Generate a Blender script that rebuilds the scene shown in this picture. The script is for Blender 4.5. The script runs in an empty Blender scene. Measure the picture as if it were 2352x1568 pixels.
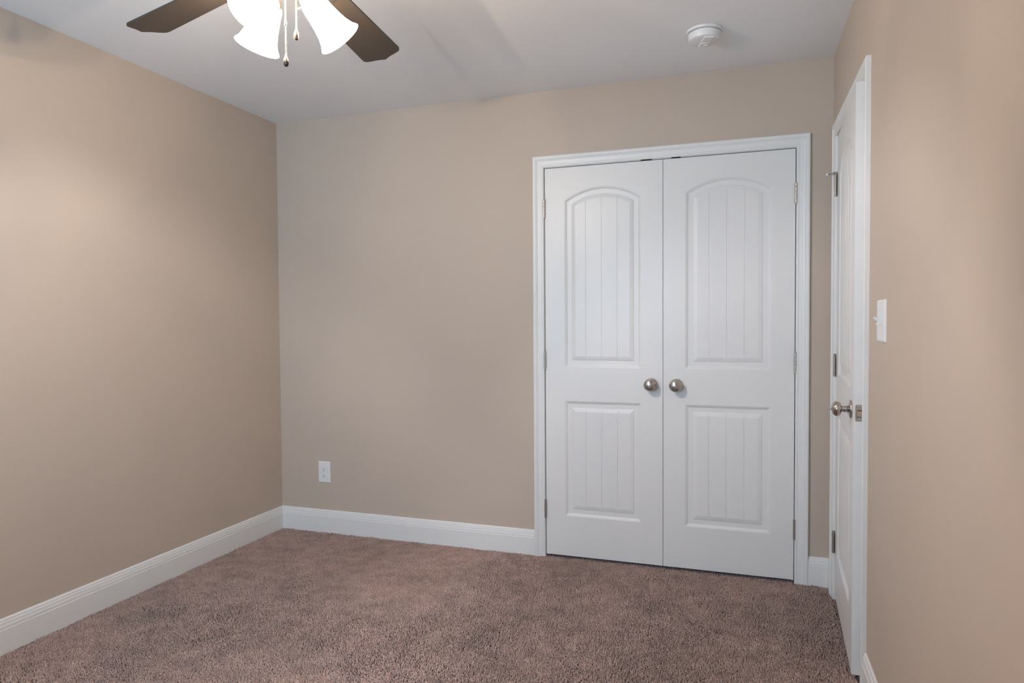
import bpy, math, random
import numpy as np
from mathutils import Vector, Matrix
random.seed(7)
S = bpy.context.scene
C = S.collection
PI = math.pi

# ------------------------------------------------------------------ camera
W, H, YF = 3.049, 2.44, -3.80          # room width, ceiling height, window wall
YAW, PIT, ROL = .3266, -.0290, -.0066
cam_d = bpy.data.cameras.new('camera'); cam = bpy.data.objects.new('camera', cam_d); C.objects.link(cam)
cam_d.sensor_width = 36; cam_d.lens = 1551.27/2352*36; cam_d.clip_start = .02
_F = Vector((-math.sin(YAW)*math.cos(PIT), math.cos(YAW)*math.cos(PIT), math.sin(PIT)))
_R = Vector((math.cos(YAW), math.sin(YAW), 0)); _U = _R.cross(_F)
_R2 = _R*math.cos(ROL)+_U*math.sin(ROL); _U2 = _U*math.cos(ROL)-_R*math.sin(ROL)
m = Matrix((( _R2.x, _U2.x, -_F.x, 2.6487), (_R2.y, _U2.y, -_F.y, -3.4273), (_R2.z, _U2.z, -_F.z, 1.2406), (0, 0, 0, 1)))
cam.matrix_world = m
S.camera = cam

# ------------------------------------------------------------------ light, exposure
S.view_settings.view_transform = 'Standard'; S.view_settings.look = 'None'
S.view_settings.gamma = 1; S.view_settings.use_curve_mapping = False
S.view_settings.exposure = 0.07
SKY = 10.4
BULB_E = 19500.0                    # emission of the lit bulbs
BULB_COL = (1.0, .905, .87)
SHADE_E = 9.0                     # glow of the frosted glass
SHADE_T = .46                     # share of light each wall of the glass lets straight through
wd = bpy.data.worlds.new('World'); S.world = wd; wd.use_nodes = True
nt = wd.node_tree; nt.nodes.clear()
out = nt.nodes.new('ShaderNodeOutputWorld'); bg = nt.nodes.new('ShaderNodeBackground')
tc = nt.nodes.new('ShaderNodeTexCoord'); sp = nt.nodes.new('ShaderNodeSeparateXYZ'); cr = nt.nodes.new('ShaderNodeValToRGB')
mp = nt.nodes.new('ShaderNodeMapRange'); mp.inputs[1].default_value = -1; mp.inputs[2].default_value = 1
nt.links.new(tc.outputs['Generated'], sp.inputs[0]); nt.links.new(sp.outputs[2], mp.inputs[0]); nt.links.new(mp.outputs[0], cr.inputs[0])
cr.color_ramp.elements[0].position = .40; cr.color_ramp.elements[0].color = (.40, .70, .97, 1)
cr.color_ramp.elements[1].position = .60; cr.color_ramp.elements[1].color = (.31, .56, .79, 1)
nt.links.new(cr.outputs[0], bg.inputs[0]); nt.links.new(bg.outputs[0], out.inputs[0]); bg.inputs[1].default_value = SKY
WX0, WX1, WZ0, WZ1 = .20, 2.05, .80, 2.24      # the window opening behind the camera
pl_d = bpy.data.lights.new('window_daylight_portal', 'AREA'); pl_d.shape = 'RECTANGLE'; pl_d.size = WX1-WX0; pl_d.size_y = WZ1-WZ0; pl_d.cycles.is_portal = True
pl = bpy.data.objects.new('window_daylight_portal', pl_d); C.objects.link(pl)
pl.location = ((WX0+WX1)/2, YF-.13, (WZ0+WZ1)/2); pl.rotation_euler = (PI/2, 0, 0)

# ------------------------------------------------------------------ materials
def mat(name, col, rough=.5, metal=0, bump=None, spec=None, **kw):
    mt = bpy.data.materials.new(name); mt.use_nodes = True
    n = mt.node_tree.nodes; l = mt.node_tree.links; b = n['Principled BSDF']
    b.inputs['Base Color'].default_value = (*col, 1); b.inputs['Roughness'].default_value = rough; b.inputs['Metallic'].default_value = metal
    if spec is not None: b.inputs['Specular IOR Level'].default_value = spec
    for k, v in kw.items(): b.inputs[k].default_value = v
    if bump:
        t = n.new('ShaderNodeTexCoord'); z = n.new('ShaderNodeTexNoise'); bp = n.new('ShaderNodeBump')
        z.inputs['Scale'].default_value = bump[0]; z.inputs['Detail'].default_value = 3
        bp.inputs['Strength'].default_value = bump[1]; bp.inputs['Distance'].default_value = bump[2]
        l.new(t.outputs['Object'], z.inputs['Vector']); l.new(z.outputs[0], bp.inputs['Height']); l.new(bp.outputs[0], b.inputs['Normal'])
    return mt

def tint(mt, scale, c0, c1):                       # faint mottling of the base colour
    n = mt.node_tree.nodes; l = mt.node_tree.links; b = n['Principled BSDF']
    t = n.new('ShaderNodeTexCoord'); z = n.new('ShaderNodeTexNoise'); r = n.new('ShaderNodeValToRGB')
    z.inputs['Scale'].default_value = scale; z.inputs['Detail'].default_value = 4
    r.color_ramp.elements[0].position = .35; r.color_ramp.elements[0].color = (*c0, 1)
    r.color_ramp.elements[1].position = .65; r.color_ramp.elements[1].color = (*c1, 1)
    l.new(t.outputs['Object'], z.inputs['Vector']); l.new(z.outputs[0], r.inputs[0]); l.new(r.outputs[0], b.inputs['Base Color'])

M_wall = mat('beige_wall_paint', (.56, .47, .39), .62, bump=(260, .12, .001), spec=.3)
tint(M_wall, 3, (.555, .465, .385), (.565, .475, .395))
M_ceil = mat('white_ceiling_paint', (.88, .885, .90), .9, bump=(180, .1, .001), spec=.1)
M_trim = mat('white_semigloss_trim_paint', (.81, .80, .785), .38, bump=(60, .03, .001), spec=.45)
M_door = mat('white_door_paint', (.80, .785, .77), .36, bump=(120, .05, .001), spec=.45)
M_plate = mat('white_plastic', (.80, .80, .80), .35)
M_dark = mat('dark_recess', (.02, .018, .016), .8)
M_nick = mat('satin_nickel', (.50, .45, .40), .27, 1, **{'Anisotropic': .75, 'Anisotropic Rotation': .25})
_n = M_nick.node_tree.nodes; _t = _n.new('ShaderNodeTangent'); _t.direction_type = 'RADIAL'; _t.axis = 'Z'
M_nick.node_tree.links.new(_t.outputs[0], _n['Principled BSDF'].inputs['Tangent'])
M_hing = mat('satin_nickel_hinge', (.52, .47, .42), .35, 1)
M_fanm = mat('brushed_nickel_fan', (.62, .56, .48), .3, 1)
M_blade = mat('dark_brown_fan_blade', (.050, .041, .034), .42, bump=(40, .05, .001), spec=.4)
M_rub = mat('white_rubber_tip', (.8, .8, .8), .6)
M_fob = mat('chain_fob_satin', (.45, .40, .34), .25, 1)
M_fobd = mat('dark_bronze_fob_end', (.06, .045, .035), .4, .6)
M_vinyl = mat('white_window_vinyl', (.8, .8, .8), .4)
M_hall = mat('hall_wall_paint', (.50, .42, .345), .7)
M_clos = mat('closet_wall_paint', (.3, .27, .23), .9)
# glass of the window: thin, clear
M_glass = bpy.data.materials.new('window_glass'); M_glass.use_nodes = True
n = M_glass.node_tree.nodes; l = M_glass.node_tree.links; n.clear()
o_ = n.new('ShaderNodeOutputMaterial'); mx = n.new('ShaderNodeMixShader'); tr = n.new('ShaderNodeBsdfTransparent'); gl = n.new('ShaderNodeBsdfGlossy'); gl.inputs['Roughness'].default_value = .02
fr = n.new('ShaderNodeFresnel'); l.new(fr.outputs[0], mx.inputs[0]); l.new(tr.outputs[0], mx.inputs[1]); l.new(gl.outputs[0], mx.inputs[2]); l.new(mx.outputs[0], o_.inputs[0])
# frosted lamp glass, lit
M_shade = bpy.data.materials.new('lit_frosted_glass'); M_shade.use_nodes = True
n = M_shade.node_tree.nodes; l = M_shade.node_tree.links; n.clear()
o_ = n.new('ShaderNodeOutputMaterial'); ad = n.new('ShaderNodeAddShader'); em = n.new('ShaderNodeEmission'); df = n.new('ShaderNodeBsdfDiffuse')
em.inputs[0].default_value = (*BULB_COL, 1); em.inputs[1].default_value = SHADE_E; df.inputs[0].default_value = (.8, .78, .74, 1)
tr = n.new('ShaderNodeBsdfTransparent'); tr.inputs[0].default_value = (1, .93, .82, 1); mx = n.new('ShaderNodeMixShader'); mx.inputs[0].default_value = SHADE_T
l.new(em.outputs[0], ad.inputs[0]); l.new(df.outputs[0], ad.inputs[1]); l.new(ad.outputs[0], mx.inputs[1]); l.new(tr.outputs[0], mx.inputs[2]); l.new(mx.outputs[0], o_.inputs[0])
M_bulb = bpy.data.materials.new('lit_bulb'); M_bulb.use_nodes = True
n = M_bulb.node_tree.nodes; b = n['Principled BSDF']; b.inputs['Emission Color'].default_value = (*BULB_COL, 1); b.inputs['Emission Strength'].default_value = BULB_E
# carpet
M_carp = mat('taupe_cut_pile_carpet', (.33, .22, .185), .95, spec=.1)
n = M_carp.node_tree.nodes; l = M_carp.node_tree.links; b = n['Principled BSDF']
t = n.new('ShaderNodeTexCoord'); z1 = n.new('ShaderNodeTexNoise'); z1.inputs['Scale'].default_value = 170; z1.inputs['Detail'].default_value = 2
z2 = n.new('ShaderNodeTexNoise'); z2.inputs['Scale'].default_value = 2.6; z2.inputs['Detail'].default_value = 5
r1 = n.new('ShaderNodeValToRGB'); r1.color_ramp.elements[0].position = .36; r1.color_ramp.elements[1].position = .66
r1.color_ramp.elements[0].color = (.45, .312, .274, 1); r1.color_ramp.elements[1].color = (.73, .525, .457, 1)
r2 = n.new('ShaderNodeValToRGB'); r2.color_ramp.elements[0].position = .38; r2.color_ramp.elements[1].position = .62
r2.color_ramp.elements[0].color = (.85, .87, .86, 1); r2.color_ramp.elements[1].color = (1, 1, 1, 1)
mm = n.new('ShaderNodeMix'); mm.data_type = 'RGBA'; mm.blend_type = 'MULTIPLY'; mm.inputs[0].default_value = 1
l.new(t.outputs['Object'], z1.inputs['Vector']); l.new(t.outputs['Object'], z2.inputs['Vector'])
l.new(z1.outputs[0], r1.inputs[0]); l.new(z2.outputs[0], r2.inputs[0])
l.new(r1.outputs[0], mm.inputs[6]); l.new(r2.outputs[0], mm.inputs[7])
z3 = n.new('ShaderNodeTexNoise'); z3.inputs['Scale'].default_value = 13; z3.inputs['Detail'].default_value = 4; l.new(t.outputs['Object'], z3.inputs['Vector'])
r3 = n.new('ShaderNodeValToRGB'); r3.color_ramp.elements[0].position = .34; r3.color_ramp.elements[1].position = .62
r3.color_ramp.elements[0].color = (.80, .80, .81, 1); r3.color_ramp.elements[1].color = (1, 1, 1, 1); l.new(z3.outputs[0], r3.inputs[0])
m3 = n.new('ShaderNodeMix'); m3.data_type = 'RGBA'; m3.blend_type = 'MULTIPLY'; m3.inputs[0].default_value = 1
l.new(mm.outputs[2], m3.inputs[6]); l.new(r3.outputs[0], m3.inputs[7]); l.new(m3.outputs[2], b.inputs['Base Color'])
M_base = mat('carpet_backing', (.10, .06, .05), .95)

# ------------------------------------------------------------------ mesh helpers
class MB:
    def __init__(s): s.v = []; s.f = []; s.sm = []
    def add(s, vs, fs, smooth=False, mx=None):
        o = len(s.v)
        s.v += [tuple(mx @ Vector(q)) if mx else tuple(q) for q in vs]
        s.f += [tuple(o+i for i in f) for f in fs]; s.sm += [smooth]*len(fs); return s
    def box(s, x0, x1, y0, y1, z0, z1, mx=None):
        vs = [(x, y, z) for x in (x0, x1) for y in (y0, y1) for z in (z0, z1)]
        return s.add(vs, [(0,1,3,2),(4,6,7,5),(0,4,5,1),(2,3,7,6),(0,2,6,4),(1,5,7,3)], mx=mx)
    def lathe(s, prof, seg=40, mx=None, smooth=True, sweep=1.0):
        # prof: list of (r, z), around local z
        vs, fs = [], []; n = len(prof)
        for i in range(seg):
            a = 2*PI*i/seg
            vs += [(r*math.cos(a), r*math.sin(a), z) for r, z in prof]
        for i in range(seg):
            j = (i+1) % seg
            for k in range(n-1): fs.append((i*n+k, j*n+k, j*n+k+1, i*n+k+1))
        return s.add(vs, fs, smooth, mx)
    def rod(s, p0, p1, r, seg=12, r1=None, smooth=True):
        p0 = Vector(p0); p1 = Vector(p1); d = p1-p0; q = d.to_track_quat('Z', 'Y').to_matrix().to_4x4()
        r1 = r if r1 is None else r1
        return s.lathe([(0, 0), (r, 0), (r, 0), (r1, d.length), (r1, d.length), (0, d.length)], seg, Matrix.Translation(p0) @ q, smooth)
    def tube(s, pts, r, seg=10):
        P = [Vector(p) for p in pts]; vs, fs = [], []
        up = Vector((0, 0, 1))
        for i, p in enumerate(P):
            d = (P[min(i+1, len(P)-1)]-P[max(i-1, 0)]).normalized()
            a = d.cross(up if abs(d.z) < .95 else Vector((1, 0, 0))).normalized(); b_ = d.cross(a)
            rr = r[i] if isinstance(r, (list, tuple)) else r
            vs += [p+(a*math.cos(2*PI*k/seg)+b_*math.sin(2*PI*k/seg))*rr for k in range(seg)]
        for i in range(len(P)-1):
            for k in range(seg):
                j = (k+1) % seg; fs.append((i*seg+k, i*seg+j, (i+1)*seg+j, (i+1)*seg+k))
        fs += [tuple(range(seg)), tuple(range((len(P)-1)*seg, len(P)*seg))]
        return s.add(vs, fs, True)
    def loft(s, rings, closed_prof=True, caps=True, smooth=False):
        # rings: lists of equal length
        n = len(rings[0]); vs = [p for r_ in rings for p in r_]; fs = []
        for i in range(len(rings)-1):
            for k in range(n if closed_prof else n-1):
                j = (k+1) % n; fs.append((i*n+k, i*n+j, (i+1)*n+j, (i+1)*n+k))
        if caps: fs += [tuple(range(n)), tuple(range((len(rings)-1)*n, len(rings)*n))]
        return s.add(vs, fs, smooth)
    def build(s, name, m_, parent=None, bevel=0, loc=None, fix=True, autos=None):
        me = bpy.data.meshes.new(name); me.from_pydata(s.v, [], s.f)
        me.polygons.foreach_set('use_smooth', s.sm)
        me.materials.append(m_); me.update()
        if fix:
            import bmesh
            bm = bmesh.new(); bm.from_mesh(me); bmesh.ops.remove_doubles(bm, verts=bm.verts, dist=1e-6)
            bmesh.ops.recalc_face_normals(bm, faces=bm.faces); bm.to_mesh(me); bm.free()
        if autos: me.set_sharp_from_angle(angle=autos)
        o = bpy.data.objects.new(name, me); C.objects.link(o)
        if loc is not None: o.location = loc
        if bevel:
            b_ = o.modifiers.new('bevel', 'BEVEL'); b_.width = bevel; b_.segments = 2; b_.limit_method = 'ANGLE'
        if parent is not None: o.parent = parent
        return o
def struct(o): o['kind'] = 'structure'; return o
def tag(o, label, cat, group=None):
    o['label'] = label; o['category'] = cat
    if group: o['group'] = group
    return o
def empty(name, loc, label=None, cat=None):
    o = bpy.data.objects.new(name, None); C.objects.link(o); o.location = loc; o.empty_display_size = .1
    if label: tag(o, label, cat)
    return o

# ------------------------------------------------------------------ room shell
CD0, CDM, CD1 = 1.6742, 2.2816, 2.8891            # closet door edges and meeting line
D0, D1 = .009, 2.0388                             # door bottom and top
GAP = .0035
# closet opening (inside of jambs)
OX0, OX1, OZ = CD0-GAP, CD1+GAP, D1+GAP
JT = .018
# entry door
E0, E1, CW = -.0825, -.9585, .0575
EH = E0-CW-.0075                                  # hinge line (hinge edge of the slab)
ED = .7326                                        # slab width
OY1 = EH+GAP; OY0 = EH-ED-GAP                     # opening in the right wall
TOP = 2.1022
b = MB()
b.box(-.12, OX0-JT, 0, .12, -.05, H+.1); b.box(OX1+JT, W+.12, 0, .12, -.05, H+.1); b.box(OX0-JT, OX1+JT, 0, .12, OZ+JT, H+.1)
wb = struct(b.build('wall_back', M_wall)); wb['label'] = 'beige back wall with the closet doors'
b = MB().box(-.12, 0, YF, 0, -.05, H+.1); struct(b.build('wall_left', M_wall))
b = MB(); b.box(W, W+.12, OY1+JT, 0, -.05, H+.1); b.box(W, W+.12, YF, OY0-JT, -.05, H+.1); b.box(W, W+.12, OY0-JT, OY1+JT, OZ+JT, H+.1)
struct(b.build('wall_right', M_wall))
b = MB(); b.box(-.12, WX0, YF-.12, YF, -.05, H+.1); b.box(WX1, W+.12, YF-.12, YF, -.05, H+.1)
b.box(WX0, WX1, YF-.12, YF, -.05, WZ0); b.box(WX0, WX1, YF-.12, YF, WZ1, H+.1); struct(b.build('wall_front', M_wall))
struct(MB().box(0, W, YF, 0, H, H+.1).build('ceiling', M_ceil))
struct(MB().box(0, W, YF, 0, -.05, -.012).box(OX0-JT, OX1+JT, 0, .12, -.05, -.012).box(W, W+.12, OY0-JT, OY1+JT, -.05, -.012).build('floor', M_base))
# closet and hall spaces behind the doors
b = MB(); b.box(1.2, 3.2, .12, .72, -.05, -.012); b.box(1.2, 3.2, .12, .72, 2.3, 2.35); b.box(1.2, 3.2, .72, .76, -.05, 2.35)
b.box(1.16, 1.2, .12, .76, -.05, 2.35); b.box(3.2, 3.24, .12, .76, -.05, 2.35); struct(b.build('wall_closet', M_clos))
b = MB(); b.box(W+.12, W+1.2, -1.6, .4, -.05, -.012); b.box(W+.12, W+1.2, -1.6, .1, 2.44, 2.5); b.box(W+1.2, W+1.26, -1.6, .1, -.05, 2.5)
b.box(W+.2, W+1.26, .02, .1, -.05, 2.5); b.box(W+.12, W+1.26, -1.66, -1.6, -.05, 2.5); struct(b.build('wall_hall', M_hall))

# ------------------------------------------------------------------ mouldings
BP = [(0, -.012), (.014, -.012), (.014, .0885), (.0132, .0905), (.0112, .0915), (.0112, .0935), (.0128, .0945), (.0122, .100), (.0104, .108), (.0098, .1135),
      (.0104, .1145), (.0082, .1160), (.0072, .1180), (.0076, .1190), (.0066, .1255), (.0042, .1290), (0, .130)]
def baseboard(name, p0, p1, nrm, m0=0, m1=0):
    # p0->p1 along the wall; nrm: into the room; m0/m1: mitre factor at either end (pull back by thickness)
    p0 = Vector((*p0, 0)); p1 = Vector((*p1, 0)); n_ = Vector((*nrm, 0)); d = (p1-p0).normalized()
    r0 = [p0+n_*t_+d*t_*m0+Vector((0, 0, z)) for t_, z in BP]; r1_ = [p1+n_*t_-d*t_*m1+Vector((0, 0, z)) for t_, z in BP]
    return struct(MB().loft([r0, r1_]).build(name, M_trim))
bl = baseboard('baseboard_left', (0, YF), (0, 0), (1, 0), 1, 1)
bb = baseboard('baseboard_back', (0, 0), (CD0-.0625, 0), (0, -1), 1, 0)
baseboard('baseboard_corner', (CD1+.0625, 0), (W, 0), (0, -1), 0, 1)
baseboard('baseboard_right', (W, YF), (W, OY0-.0035-CW), (-1, 0), 1, 0)
baseboard('baseboard_hinge', (W, E0), (W, 0), (-1, 0), 0, 1)
baseboard('baseboard_front', (0, YF), (W, YF), (0, 1), 1, 1)
MB().lathe([(0, -.0006), (.0022, -.0004), (.0028, 0)], 12, Matrix.Translation((1.05, -.0141, .062)) @ Matrix.Rotation(PI/2, 4, 'X')).build('nail_hole', M_dark, bb)

CP = [(0, 0), (0, .0065), (.0018, .0088), (.0045, .0095), (.0085, .0095), (.0095, .0078), (.0110, .0078), (.0120, .0095), (.0200, .0100), (.0300, .0112), (.0345, .0128), (.0370, .0150), (.0385, .0150), (.0395, .0138),
      (.0410, .0150), (.0440, .0168), (.0500, .0172), (.0545, .0164), (.0575, .0140), (.0575, 0)]
CP = [(t_*CW/.0575, h) for t_, h in CP]
def casing(name, orig, ux, nrm, a, b_, top, bottom=-.012):
    # frame around an opening; along unit ux from a to b_ (inner edges), inner top edge at top
    o = Vector(orig); ux = Vector(ux); n_ = Vector(nrm); z = Vector((0, 0, 1)); R_ = []
    R_.append([o+ux*(a-t_)+n_*h+z*bottom for t_, h in CP]); R_.append([o+ux*(a-t_)+n_*h+z*(top+t_) for t_, h in CP])
    R_.append([o+ux*(b_+t_)+n_*h+z*(top+t_) for t_, h in CP]); R_.append([o+ux*(b_+t_)+n_*h+z*bottom for t_, h in CP])
    return struct(MB().loft(R_).build(name, M_trim))
casing('trim_1', (0, 0, 0), (1, 0, 0), (0, -1, 0), CD0-.005, CD1+.005, TOP-CW)
casing('trim_2', (W, 0, 0), (0, 1, 0), (-1, 0, 0), OY0-.002, OY1+.002, TOP-CW)
# jambs with stops
b = MB(); b.box(OX0-JT, OX0, 0, .12, -.012, OZ+JT); b.box(OX1, OX1+JT, 0, .12, -.012, OZ+JT); b.box(OX0, OX1, 0, .12, OZ, OZ+JT)
b.box(OX0, OX0+.011, .041, .075, -.012, OZ); b.box(OX1-.011, OX1, .041, .075, -.012, OZ); b.box(OX0, OX1, .041, .075, OZ-.011, OZ)
j1 = struct(b.build('trim_3', M_trim))
for xx, w_ in ((2.200, .060), (2.345, .052)):
    MB().box(xx-w_/2, xx+w_/2, .0005, .030, OZ-.0022, OZ+.0008).box(xx-w_/2+.004, xx+w_/2-.004, -.0006, .002, OZ-.002, OZ+.0048).build('ball_catch', M_dark, j1)
b = MB(); b.box(W, W+.12, OY1, OY1+JT, -.012, OZ+JT); b.box(W, W+.12, OY0-JT, OY0, -.012, OZ+JT); b.box(W, W+.12, OY0, OY1, OZ, OZ+JT)
b.box(W+.041, W+.075, OY1-.011, OY1, -.012, OZ); b.box(W+.041, W+.075, OY0, OY0+.011, -.012, OZ); b.box(W+.041, W+.075, OY0, OY1, OZ-.011, OZ)
struct(b.build('trim_4', M_trim))

# ------------------------------------------------------------------ doors
PROF = [(0, 0), (.0012, .0010), (.0045, .0016), (.0060, .0030), (.0100, .0052), (.0130, .0078), (.0150, .0082), (.0360, .0086), (.0385, .0078), (.0400, .0058), (.0570, .0018)]
def door_slab(width, z0, z1, sl, sr, grooves, thick=.035):
    """slab: x 0..width, front face at y=0 looking to -y, back at +thick"""
    b = MB()
    px0, px1 = sl, width-sr
    panels = [(.2195, .8265, 0), (1.002, 1.868, .062)]        # bottom, top at the sides, rise of the arch
    edge = lambda a_, b__, c_, d_: b.add([(a_, 0, c_), (b__, 0, c_), (b__, 0, d_), (a_, 0, d_)], [(0, 1, 2, 3)])
    edge(0, px0, z0, z1); edge(px1, width, z0, z1)
    edge(px0, px1, z0, panels[0][0]); edge(px0, px1, panels[0][1], panels[1][0])
    dl = PROF[-1][0]; iw = (px1-px0)-2*dl
    # column positions on the inner field with the grooves
    cols = {}
    gw = .0042
    for s_ in np.linspace(0, 1, 37): cols[round(float(s_), 5)] = 0
    for g in grooves:
        for k in list(cols):
            if abs(k*iw-g) < gw+.0015: del cols[k]
        for off, dep in ((-gw, 0), (-gw+.0012, .0022), (gw-.0012, .0022), (gw, 0)): cols[round((g+off)/iw, 6)] = dep
    ks = sorted(cols)
    for (zb, zt, rise) in panels:
        half = (px1-px0)/2; xc = (px0+px1)/2
        if rise: Ra = (half*half+rise*rise)/(2*rise); zc = zt+rise-Ra
        def top(x, d):
            if not rise: return zt-d
            return zc+math.sqrt((Ra-d)**2-(x-xc)**2)
        loops = []
        for d, dep in PROF:
            xs = [px0+d+s_*(px1-px0-2*d) for s_ in ks]
            last = d == PROF[-1][0]
            lo = [(x, dep+(cols[k] if last else 0), zb+d) for x, k in zip(xs, ks)]
            hi = [(x, dep+(cols[k] if last else 0), top(x, d)) for x, k in zip(xs, ks)]
            loops.append((lo, hi))
        n_ = len(ks)
        for i in range(len(loops)-1):
            (l0, h0), (l1, h1) = loops[i], loops[i+1]
            for A, B in ((l0, l1), (h0, h1)):
                for k in range(n_-1): b.add([A[k], A[k+1], B[k+1], B[k]], [(0, 1, 2, 3)])
            b.add([l0[0], l1[0], h1[0], h0[0]], [(0, 1, 2, 3)]); b.add([l0[-1], h0[-1], h1[-1], l1[-1]], [(0, 1, 2, 3)])
        lo, hi = loops[-1]
        for k in range(n_-1): b.add([lo[k], lo[k+1], hi[k+1], hi[k]], [(0, 1, 2, 3)])
        if rise:
            hi = loops[0][1]
            for k in range(n_-1): b.add([hi[k], hi[k+1], (hi[k+1][0], 0, z1), (hi[k][0], 0, z1)], [(0, 1, 2, 3)])
            # corner verticals at the springing handled by the side rails
    # back and edges
    b.add([(0, thick, z0), (width, thick, z0), (width, thick, z1), (0, thick, z1)], [(3, 2, 1, 0)])
    b.add([(0, 0, z0), (0, thick, z0), (0, thick, z1), (0, 0, z1)], [(3, 2, 1, 0)])
    b.add([(width, 0, z0), (width, thick, z0), (width, thick, z1), (width, 0, z1)], [(0, 1, 2, 3)])
    b.add([(0, 0, z0), (width, 0, z0), (width, thick, z0), (0, thick, z0)], [(3, 2, 1, 0)])
    b.add([(0, 0, z1), (width, 0, z1), (width, thick, z1), (0, thick, z1)], [(0, 1, 2, 3)])
    return b

def orient(b, want_front=True):
    # make every front facet look to -y
    for i, f in enumerate(b.f):
        p = [Vector(b.v[k]) for k in f[:3]]
        n_ = (p[1]-p[0]).cross(p[2]-p[0])
        if all(abs(b.v[k][1]) < .02 for k in f) and n_.y > 0: b.f[i] = tuple(reversed(f))
    return b

# door knob profile along local z (out of the door)
KNOB = [(.0105, .004), (.0120, .008), (.0130, .015), (.0128, .022), (.0120, .027), (.0122, .030), (.0160, .0325), (.0230, .0345), (.0278, .0385), (.0300, .0440), (.0306, .0490), (.0301, .0525), (.0293, .0545), (.0289, .0550),
        (.0272, .0590), (.0230, .0632), (.0160, .0668), (.0080, .0686), (0, .0692)]
ROSE = [(0, 0), (.0315, 0), (.0322, .002), (.0319, .0045), (.0296, .0070), (.0240, .0088), (.0170, .0105), (.0130, .0140), (.0115, .0150)]
def knob(parent, p, rot, name='door_knob', btn=False):
    prof = [(r*.87, z if z < .0325 else .0325+(z-.0325)*.86) for r, z in KNOB] if btn else KNOB
    k = MB().lathe(prof, 80).build(name, M_nick, parent); k.location = p; k.rotation_euler = rot
    r_ = MB().lathe(ROSE, 80).build('rosette', M_nick, k)
    if btn: MB().lathe([(.0045, .062), (.0040, .0665), (.0022, .0690), (.0016, .0745), (0, .0750)], 20).build('privacy_button', M_nick, k)
    return k
def hinge(parent, p, side, leaf=None, stop=False):
    """barrel centred at p (centre height); five knuckles"""
    b = MB(); hh = .0475; r = .0062
    n5 = 5
    for i in range(n5):
        z0 = -hh+i*2*hh/n5; z1 = z0+2*hh/n5
        b.lathe([(0, z0+.0003), (r-.0006, z0+.0003), (r, z0+.0010), (r, z1-.0010), (r-.0006, z1-.0003), (0, z1-.0003)], 20)
    b.lathe([(0, hh), (.0045, hh), (.0050, hh+.0015), (.0030, hh+.0035), (0, hh+.004)], 16)
    b.lathe([(0, -hh-.003), (.0028, -hh-.0025), (.0048, -hh-.001), (.0048, -hh), (0, -hh)], 16)
    if leaf: b.box(*leaf)
    o = b.build('hinge', M_hing, parent, loc=p, autos=.7)
    return o

def tagdoor(o, t_): o['kind'] = 'structure'; o['label'] = t_; return o
HZ = [(1.879+1.784)/2, (1.087+.993)/2, (.300+.204)/2]
wdL = CDM-CD0-.0012
iwL = wdL-.104-.107-2*.057
g3 = [iwL*.207, iwL*.497, iwL*.787]
b = orient(door_slab(wdL, D0, D1, .104, .107, g3))
dL = b.build('door_1', M_door, fix=False, loc=(CD0, .0015, 0)); tagdoor(dL, 'left white closet door with an arched plank panel')
b = orient(door_slab(wdL, D0, D1, .107, .104, g3))
dR = b.build('door_2', M_door, fix=False, loc=(CDM+.0012, .0015, 0)); tagdoor(dR, 'right white closet door with an arched plank panel')
for z in HZ:
    hinge(dL, (-.0025, -.0075, z), -1, (-.001, .001, 0, .03, -.045, .045)); hinge(dR, (wdL+.0025, -.0075, z), 1, (-.001, .001, 0, .03, -.045, .045))
knob(dL, (2.223-CD0, 0, .9225), (PI/2, 0, 0)); knob(dR, (2.347-CDM-.0012, 0, .9215), (PI/2, 0, 0))

# entry door: hinged at the far end of the opening, standing slightly open into the room
iwE = ED-.115*2-2*.057
b = orient(door_slab(ED, .018, D1, .115, .115, [iwE*k for k in (.18, .34, .5, .66, .82)]))
dE = b.build('door_3', M_door, fix=False); tagdoor(dE, 'white bedroom door standing slightly open')
TH = .0483
# local +x runs along the slab from the hinge to the latch; local -y faces the room
dE.matrix_world = Matrix.Translation((W, EH, 0)) @ Matrix.Rotation(-PI/2-TH, 4, 'Z')
for i, z in enumerate(HZ):
    h = hinge(dE, (-.0015, -.0070, z), 1, (-.001, .001, -.0005, .03, -.046, .046))
    MB().box(.000, .022, -.0022, -.0002, -.046, .046).build('hinge_leaf', M_hing, h)
    if i == 0:
        st = MB(); st.lathe([(0, .0475), (.0085, .0475), (.0085, .0555), (0, .0560)], 20)
        st.rod((0, -.004, .0515), (-.020, -.030, .0515), .0036, 12); st.rod((0, 0, .0515), (.016, -.012, .0515), .0034, 12)
        s_ = st.build('door_stop', M_hing, h)
        MB().rod((-.018, -.028, .0515), (-.024, -.036, .0515), .0062, 16).build('rubber_tip', M_rub, s_)
knob(dE, (ED-.062, 0, .928), (PI/2, 0, 0), btn=True)
ring = []
for cy_, cz_, a0 in ((.0265, .9465, 0), (.0100, .9465, 90), (.0100, .8985, 180), (.0265, .8985, 270)):
    for q in range(5): ring.append((cy_+.0045*math.cos(math.radians(a0+22.5*q)), cz_+.0045*math.sin(math.radians(a0+22.5*q))))
lp = MB().loft([[(ED-.0002, y, z) for y, z in ring], [(ED+.0011, y, z) for y, z in ring]]).build('latch_plate', M_hing, dE)
MB().loft([[(ED+.0005, .0090+(y-.018)*0+.009+(y-.018)*.66, .920+(z-.9225)*.43) for y, z in ring], [(ED+.0013, .018+(y-.018)*.66, .920+(z-.9225)*.43) for y, z in ring]]).build('bolt_opening', M_dark, lp)
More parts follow.
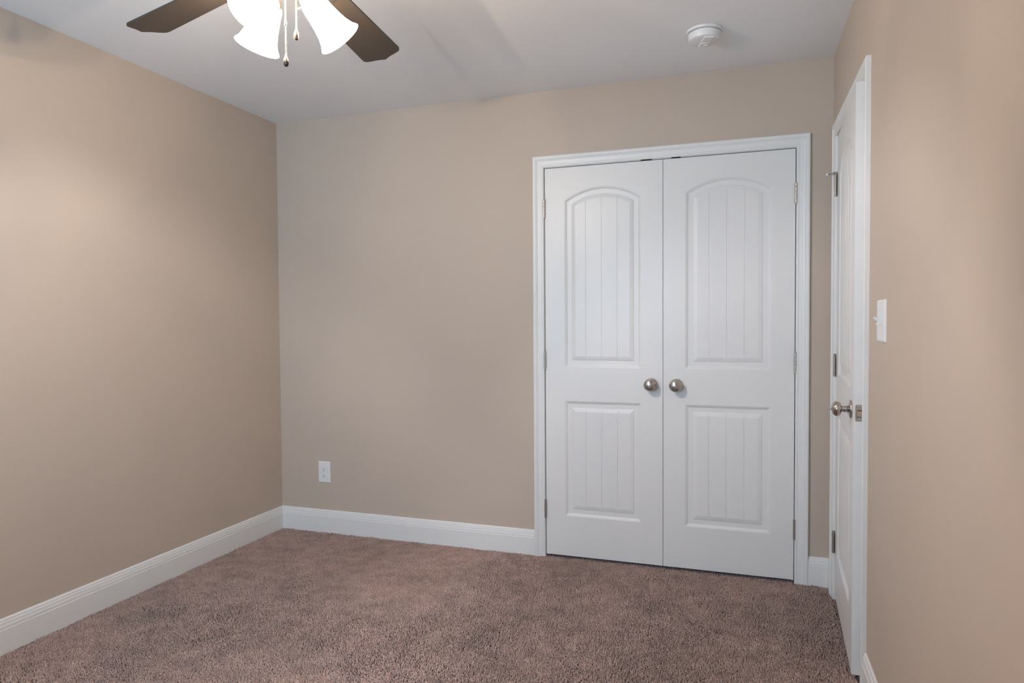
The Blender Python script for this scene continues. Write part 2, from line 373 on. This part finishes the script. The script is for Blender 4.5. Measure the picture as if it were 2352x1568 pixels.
b = MB(); b.add([(ED+.001, .010, .910), (ED+.001, .026, .910), (ED+.001, .026, .930), (ED+.001, .010, .930), (ED+.010, .0245, .910), (ED+.010, .026, .910), (ED+.010, .026, .930), (ED+.010, .0245, .930)],
               [(0, 1, 2, 3), (4, 7, 6, 5), (0, 4, 5, 1), (3, 2, 6, 7), (0, 3, 7, 4), (1, 5, 6, 2)]); b.build('latch_bolt', M_nick, lp)
for z in (.900, .945): MB().lathe([(0, .0006), (.0025, .0005), (.0033, 0)], 14, Matrix.Translation((ED+.0012, .018, z)) @ Matrix.Rotation(PI/2, 4, 'Y')).build('screw', M_hing, lp)

# ------------------------------------------------------------------ outlet, switch
def plate_mesh(w, h, t_=.0058, bev=.004):
    # local: x right, z up, front to -y, centred
    b = MB(); lv = [(0, 0), (.0022, -.0)]
    R_ = []
    for ins, y in ((0, 0), (0, -.0015), (.0008, -.0030), (.0025, -.0046), (.0050, -.0055), (.0065, -t_)):
        x, z = w/2-ins, h/2-ins; r = .003
        ring = []
        for cx_, cz_, a0 in ((x-r, z-r, 0), (-x+r, z-r, 90), (-x+r, -z+r, 180), (x-r, -z+r, 270)):
            for k in range(4):
                a = math.radians(a0+30*k); ring.append((cx_+r*math.cos(a), y, cz_+r*math.sin(a)))
        R_.append(ring)
    b.loft(R_, smooth=False); return b
def screw(parent, p):
    s_ = MB().lathe([(0, .0016), (.002, .0014), (.0031, .0004), (.0033, 0)], 16).build('plate_screw', M_plate, parent); s_.location = p; s_.rotation_euler = (PI/2, 0, 0); return s_
ou = empty('wall_outlet', (.304, 0, .355), 'white duplex outlet low on the beige wall near the left corner', 'outlet')
plate_mesh(.0805, .126).build('wall_plate', M_plate, ou)
for dz in (.0195, -.0195):
    b = MB(); pts = []
    for k in range(32):
        a = 2*PI*k/32; x = .0172*math.cos(a); z = .0172*math.sin(a); z = max(-.0140, min(.0140, z)); pts.append((x, z))
    b.loft([[(x, -.0055, z) for x, z in pts], [(x, -.0075, z) for x, z in pts], [(x*.95, -.0080, z*.95) for x, z in pts]])
    rc = b.build('receptacle', M_plate, ou, loc=(0, 0, dz))
    MB().box(-.0072, -.0052, -.0083, -.0075, -.0005, .0075).build('slot', M_dark, rc); MB().box(.0048, .0068, -.0083, -.0075, .0005, .0070).build('slot', M_dark, rc)
    MB().lathe([(0, .0083), (.0027, .0083), (.0027, .0070)], 16, Matrix.Rotation(PI/2, 4, 'X') @ Matrix.Translation((0, -.0070, 0))).build('ground_hole', M_dark, rc)
    rn = [(x*1.06, z*1.08) for x, z in pts]
screw(ou, (0, -.0058, 0))
sw = empty('light_switch', (W, -1.166, 1.236), 'white double toggle light switch on the wall beside the bedroom door', 'switch')
sw.rotation_euler = (0, 0, -PI/2)                  # local -y looks into the room (-x), local +x runs towards -y
plate_mesh(.118, .127).build('wall_plate', M_plate, sw)
for dx, up in ((-.023, 1), (.023, -1)):
    b = MB(); b.box(dx-.005, dx+.005, -.0068, -.0050, -.012, .012)
    R_ = []
    for q, (hx, hz) in ((0, (.0038, .0050)), (.6, (.0034, .0042)), (1, (.0030, .0032))):
        y = -.0055-q*.0155; zc = up*(.002+q*.0080); R_.append([(dx+a*hx, y, zc+c_*hz) for a, c_ in ((-1, -1), (1, -1), (1, 1), (-1, 1))])
    b.loft(R_); b.build('toggle', M_plate, sw, bevel=.0006)
    for dz in (.030, -.030): screw(sw, (dx, -.0058, dz))

# ------------------------------------------------------------------ smoke detector
sd = empty('smoke_detector', (2.503, -.485, H), 'round white smoke detector on the ceiling near the closet', 'smoke detector')
MB().lathe([(0, 0), (.0720, 0), (.0735, -.0015), (.0735, -.0085), (.0720, -.0105), (.0700, -.0112), (.0640, -.0112)], 64).build('mounting_base', M_plate, sd)
b = MB().lathe([(.0600, -.0090), (.0600, -.0135), (.0665, -.0145), (.0668, -.0160), (.0655, -.0300), (.0625, -.0400), (.0590, -.0425), (.0300, -.0432), (0, -.0432)], 64)
hb = b.build('housing', M_plate, sd, autos=math.radians(35))
b = MB(); R_ = []
for ins, z in ((0, -.0400), (0, -.0462), (.0020, -.0478), (.0050, -.0480)):
    R_.append([((.0195-ins)*a, (.050-ins)*c_, z) for a, c_ in ((-1, -1), (1, -1), (1, 1), (-1, 1))])
b.loft(R_); fp = b.build('face_panel', M_plate, hb, bevel=.0012)
fp.rotation_euler = (0, 0, math.radians(18)); fp.location = (.0057, .0019, 0)
tb = MB().lathe([(.0135, -.0475), (.0140, -.0500), (.0128, -.0508), (.0114, -.0500), (.0106, -.0480), (.0050, -.0484), (0, -.0486)], 32).build('test_button', M_plate, hb, loc=(-.001, .017, 0))
MB().lathe([(0, -.0446), (.0028, -.0444), (.0030, -.0420)], 14).build('sounder_hole', M_dark, hb, loc=(-.033, .036, .0018))

# ------------------------------------------------------------------ ceiling fan
FX, FY, BZ = 1.5055, -1.8963, 2.2020
TX = .0503                                        # the fan hangs a little out of level
fan = empty('ceiling_fan', (FX, FY, H), 'dark bladed ceiling fan with three lit glass shades', 'ceiling fan')
MB().lathe([(0, 0), (.066, 0), (.070, -.004), (.068, -.020), (.052, -.040), (.024, -.048), (.0135, -.048)], 48).build('canopy', M_fanm, fan)
MB().lathe([(.0130, -.045), (.0130, -.110)], 24).build('downrod', M_fanm, fan)
tilt = Matrix(((1, 0, 0, 0), (0, 1, 0, 0), (TX, 0, 1, 0), (0, 0, 0, 1)))   # rotate about y by atan(TX)
tilt = Matrix.Rotation(-math.atan(TX), 4, 'Y')
oz = BZ-H
def fpart(b, name, m_, mx=None, level=False, **k):
    o = b.build(name, m_, fan, **k); o.matrix_local = Matrix.Translation((0, 0, oz)) @ (Matrix.Identity(4) if level else tilt) @ (mx or Matrix.Identity(4)); return o
fpart(MB().lathe([(0, .125), (.030, .125), (.055, .115), (.090, .095), (.108, .070), (.112, .040), (.108, .022), (.090, .012), (.060, .004), (.060, -.010), (0, -.010)], 64), 'motor_housing', M_fanm, autos=.6)
fpart(MB().lathe([(0, -.008), (.050, -.008), (.055, -.014), (.055, -.034), (.050, -.042), (.036, -.047), (.036, -.052), (.044, -.057), (.044, -.070), (.036, -.080), (.018, -.0865), (0, -.088)], 48), 'switch_housing', M_fanm, autos=.6)
RB, WT, PIB, DRP = .66, .0698, -.1837, -.0117
def tip_outline(R_=RB, w=WT, ca=.0324):
    # half outline from the root to the centre of the tip, then mirrored
    wi = w-.0273*.3; r0 = .17
    h = []
    wr = w-(R_-r0)*.0273
    h += [(r0, .030), (r0+.006, wr*.72), (r0+.022, wr*.96), (r0+.045, wr)]
    ux = R_-ca
    n_ = 14
    h += [(ux-.012, w-.0003)]
    h += [(ux-.004, w-.0012), (ux+.003, w-.0045), (ux+.0078, w-.0105)]
    # ogee: convex near the corner, then hollow up to the middle point
    pts = [(ux+.0078, w-.0105), (ux+.0135, w-.024), (ux+.0165, w-.036), (ux+.0205, w-.047), (ux+.0265, w-.059), (R_, .0)]
    h += pts[1:]
    return h
half = tip_outline(); outl = half+[(u, -v) for u, v in reversed(half[:-1])]
for k in range(5):
    mx = Matrix.Rotation(1.6797+k*math.radians(72), 4, 'Z')
    ca_, sa_ = math.cos(PIB), math.sin(PIB)
    up_ = [(u, v*ca_, DRP*u+v*sa_+.003) for u, v in outl]; dn_ = [(u, v*ca_, DRP*u+v*sa_-.003) for u, v in outl]
    bl_ = fpart(MB().loft([dn_, up_]), 'blade', M_blade, mx)
    b = MB()
    arm = [(.085, 0, .012), (.120, 0, .006), (.150, 0, -.006), (.175, 0, -.0065+DRP*.175)]
    b.tube(arm, [.010, .008, .008, .009], 12)
    sh = [(.160, .012), (.175, .034), (.200, .040), (.222, .030), (.235, .012), (.235, -.012), (.222, -.030), (.200, -.040), (.175, -.034), (.160, -.012)]
    b.loft([[(u, v*ca_, DRP*u+v*sa_-.0075) for u, v in sh], [(u, v*ca_, DRP*u+v*sa_-.0032) for u, v in sh]])
    b.build('blade_arm', M_fanm, bl_)
# light kit
KIT = Vector((-.008, -.0021, -.0812)); KS = 1.033
L0 = math.radians(18.5)+YAW                            # direction of the right-hand arm
SH = [(.0235, 0), (.0300, .004), (.0335, .012), (.0350, .026), (.0368, .046), (.0400, .068), (.0450, .090), (.0520, .108), (.0585, .117), (.0600, .1195)]
TILT = math.radians(39.1)                             # of each shade away from straight down
for k in range(3):
    a = L0+k*2*PI/3; d = Vector((math.cos(a), math.sin(a), 0))
    ax = (d*math.sin(TILT)+Vector((0, 0, -math.cos(TILT)))).normalized()
    base = KIT+d*.0572; kw = dict(level=True)
    ar = MB().tube([KIT+d*.018+Vector((0, 0, .018)), KIT+d*.038+Vector((0, 0, .022)), KIT+d*.052+Vector((0, 0, .014)), base+ax*.004], .0075, 12); fpart(ar, 'light_arm', M_fanm, level=True)
    mx = Matrix.Translation(base) @ ax.to_track_quat('Z', 'Y').to_matrix().to_4x4() @ Matrix.Scale(KS, 4)
    ft = fpart(MB().lathe([(0, -.006), (.018, -.006), (.024, .000), (.027, .008), (.027, .022), (.0285, .024), (.0285, .027), (.0255, .028), (0, .028)], 32), 'shade_fitter', M_fanm, mx, level=True)
    for q in range(3):
        aa = q*2*PI/3+.5; b = MB().rod((.026*math.cos(aa), .026*math.sin(aa), .018), (.036*math.cos(aa), .036*math.sin(aa), .018), .0018, 8); b.rod((.036*math.cos(aa), .036*math.sin(aa), .018), (.041*math.cos(aa), .041*math.sin(aa), .018), .0036, 12); b.build('thumb_screw', M_fanm, ft)
    inner = [(r-.0028, z+.0004) for r, z in reversed(SH)]
    prof = [(r, z) for r, z in SH]+[(.0592, .1203)]+inner
    fpart(MB().lathe(prof+[prof[0]], 56), 'glass_shade', M_shade, mx @ Matrix.Translation((0, 0, .014)), level=True)
    fpart(MB().lathe([(0, .027), (.012, .027), (.012, .041), (0, .041)], 24), 'bulb_socket', M_plate, mx, level=True)
    env = fpart(MB().lathe([(.0085, .041), (.0095, .048), (.0130, .056), (.0155, .066), (.0155, .073), (.0135, .082), (.0090, .089), (.0040, .093), (0, .094)], 28), 'light_bulb', M_glass, mx, level=True)
    MB().lathe([(0, .062), (.0035, .063), (.0052, .067), (.0055, .073), (.0052, .079), (.0035, .083), (0, .084)], 20).build('filament', M_bulb, env)
# pull chains
for rx, ry, zt_, zb_, conn in ((.0209, -.0345, 2.125, 1.9375, True), (.0228, .0083, 2.119, 2.0215, False)):
    b = MB(); n_ = int((zt_-zb_)/.0042)
    for i in range(n_+1):
        b.lathe([(0, .0021), (.0014, .0016), (.0021, 0), (.0014, -.0016), (0, -.0021)], 10, Matrix.Translation((rx, ry, zt_-H-i*.0042)))
    b.rod((rx, ry, zt_-H), (rx, ry, zb_-H), .0010, 6)
    c_ = b.build('pull_chain', M_fob, fan, fix=False)
    f_ = MB().lathe([(0, .0010), (.0022, 0), (.0030, -.003), (.0058, -.011), (.0070, -.017), (.0068, -.0185)], 24).build('chain_fob', M_fob, c_, loc=(rx, ry, zb_-H))
    MB().lathe([(.0068, -.0185), (.0064, -.0235), (.0046, -.0280), (0, -.0300)], 24).build('fob_end', M_fobd, f_)
    if conn: MB().lathe([(0, .006), (.0026, .006), (.0033, .004), (.0033, -.004), (.0026, -.006), (0, -.006)], 16).build('chain_connector', M_fob, c_, loc=(rx, ry, zb_-H+.082))

# ------------------------------------------------------------------ windows behind the camera
def frame(b, x0, x1, z0, z1, w, y0, y1):
    b.box(x0, x0+w, y0, y1, z0, z1); b.box(x1-w, x1, y0, y1, z0, z1); b.box(x0+w, x1-w, y0, y1, z0, z0+w); b.box(x0+w, x1-w, y0, y1, z1-w, z1)
def window(name, x0, x1, z0, z1, mull, mtx, casing_name):
    # built in a wall whose room face is local y = 0, room to +y, outside to -y
    wi = MB(); frame(wi, x0, x1, z0, z1, .03, -.10, -.045)
    win = struct(wi.build(name, M_vinyl)); win.matrix_world = mtx
    xm = (x0+x1)/2; zm = (z0+z1)/2; hw = .03 if mull else 0
    if mull: MB().box(xm-.03, xm+.03, -.10, -.045, z0+.03, z1-.03).build('mullion', M_vinyl, win)
    for xa, xb in (((x0+.03, xm-.03), (xm+.03, x1-.03)) if mull else ((x0+.03, x1-.03),)):
        for za, zb, yy in ((z0+.03, zm+.02, -.069), (zm-.02, z1-.03, -.093)):
            b = MB(); frame(b, xa, xb, za, zb, .035, yy, yy+.02); f_ = b.build('sash', M_vinyl, win)
            MB().box(xa+.035, xb-.035, yy+.008, yy+.012, za+.035, zb-.035).build('pane', M_glass, f_)
    cs = MB(); R_ = []
    for sx, sz in ((-1, -1), (-1, 1), (1, 1), (1, -1), (-1, -1)):
        R_.append([((x0 if sx < 0 else x1)+sx*t_, h, (z0 if sz < 0 else z1)+sz*t_) for t_, h in CP])
    cs.loft(R_, caps=False); c_ = struct(cs.build(casing_name, M_trim)); c_.matrix_world = mtx
window('window_1', WX0, WX1, WZ0, WZ1, True, Matrix.Translation((0, YF, 0)), 'trim_5')

# ------------------------------------------------------------------ carpet pile
def vnoise(x, y, s, seed):
    rng = np.random.RandomState(seed); g = rng.rand(64, 64); x = x/s+20; y = y/s+20
    xi = np.floor(x).astype(int); yi_ = np.floor(y).astype(int); fx = x-xi; fy = y-yi_; fx = fx*fx*(3-2*fx); fy = fy*fy*(3-2*fy)
    G = lambda i, j: g[(xi+i) % 64, (yi_+j) % 64]
    return (G(0, 0)*(1-fx)+G(1, 0)*fx)*(1-fy)+(G(0, 1)*(1-fx)+G(1, 1)*fx)*fy
rs = np.random.RandomState(3)
def tufts(x0, x1, y0, y1, g):
    gx, gy = np.meshgrid(np.arange(x0, x1, g), np.arange(y0, y1, g)); gx = gx.ravel(); gy = gy.ravel()
    return gx+rs.uniform(-.5, .5, gx.size)*g, gy+rs.uniform(-.5, .5, gx.size)*g, np.full(gx.size, g)
parts = [tufts(.015, W-.015, -1.75, -.012, .0043), tufts(.015, W-.015, YF+.015, -1.75, .0080), tufts(OX0, OX1, -.012, .10, .006), tufts(W-.015, W+.12, OY0, OY1, .006)]
px_ = np.concatenate([p[0] for p in parts]); py_ = np.concatenate([p[1] for p in parts]); gg = np.concatenate([p[2] for p in parts]); N = px_.size
lean = .80*(vnoise(px_, py_, .33, 1)*.6+vnoise(px_, py_, .12, 5)*.4)
ang = 2*PI*(vnoise(px_, py_, .55, 2)*.9+vnoise(px_, py_, .10, 6)*.35)
length = (.0130+rs.uniform(-.0014, .0010, N)+.0022*(vnoise(px_, py_, .045, 8)-.6)*2)
length[(py_ > -.012) | (px_ > W-.015)] *= .62
dx = np.cos(ang)*lean+rs.normal(0, .50, N); dy = np.sin(ang)*lean+rs.normal(0, .50, N)
dz = 1/np.sqrt(1+dx*dx+dy*dy); dx *= dz; dy *= dz
wid = gg*(.48+rs.uniform(-.08, .10, N)); tw = rs.uniform(0, 2*PI, N)
V = np.zeros((N, 7, 3))
for i in range(3):
    a = tw+i*2*PI/3
    V[:, i, 0] = px_+np.cos(a)*wid*.8; V[:, i, 1] = py_+np.sin(a)*wid*.8; V[:, i, 2] = -.012
    V[:, 3+i, 0] = px_+np.cos(a+.4)*wid+dx*length*.74; V[:, 3+i, 1] = py_+np.sin(a+.4)*wid+dy*length*.74; V[:, 3+i, 2] = -.012+dz*length*.84
V[:, 6, 0] = px_+dx*length*1.05; V[:, 6, 1] = py_+dy*length*1.05; V[:, 6, 2] = -.012+dz*length
inb = (px_ < W-.0151) & (py_ < -.0119)
for k in range(7):
    V[inb, k, 0] = np.clip(V[inb, k, 0], .0146, W-.0146); V[inb, k, 1] = np.clip(V[inb, k, 1], YF+.0146, -.0146)
fc = np.array([[0, 1, 4, 3], [1, 2, 5, 4], [2, 0, 3, 5]]); ft_ = np.array([[3, 4, 6], [4, 5, 6], [5, 3, 6]])
base = (np.arange(N)*7)[:, None, None]
loops = np.concatenate([(fc[None]+base).reshape(N, -1), (ft_[None]+base).reshape(N, -1)], axis=1).ravel()
tot = np.tile(np.array([4, 4, 4, 3, 3, 3]), N); start = np.concatenate([[0], np.cumsum(tot)[:-1]])
me = bpy.data.meshes.new('carpet_pile'); me.vertices.add(N*7); me.vertices.foreach_set('co', V.astype(np.float32).ravel())
me.loops.add(loops.size); me.loops.foreach_set('vertex_index', loops.astype(np.int32)); me.polygons.add(tot.size); me.polygons.foreach_set('loop_start', start.astype(np.int32))
me.polygons.foreach_set('loop_total', tot.astype(np.int32)); me.update(calc_edges=True); me.materials.append(M_carp)
cp = bpy.data.objects.new('carpet_pile', me); C.objects.link(cp); cp['kind'] = 'stuff'
tag(cp, 'taupe brown cut pile carpet covering the whole floor', 'carpet')
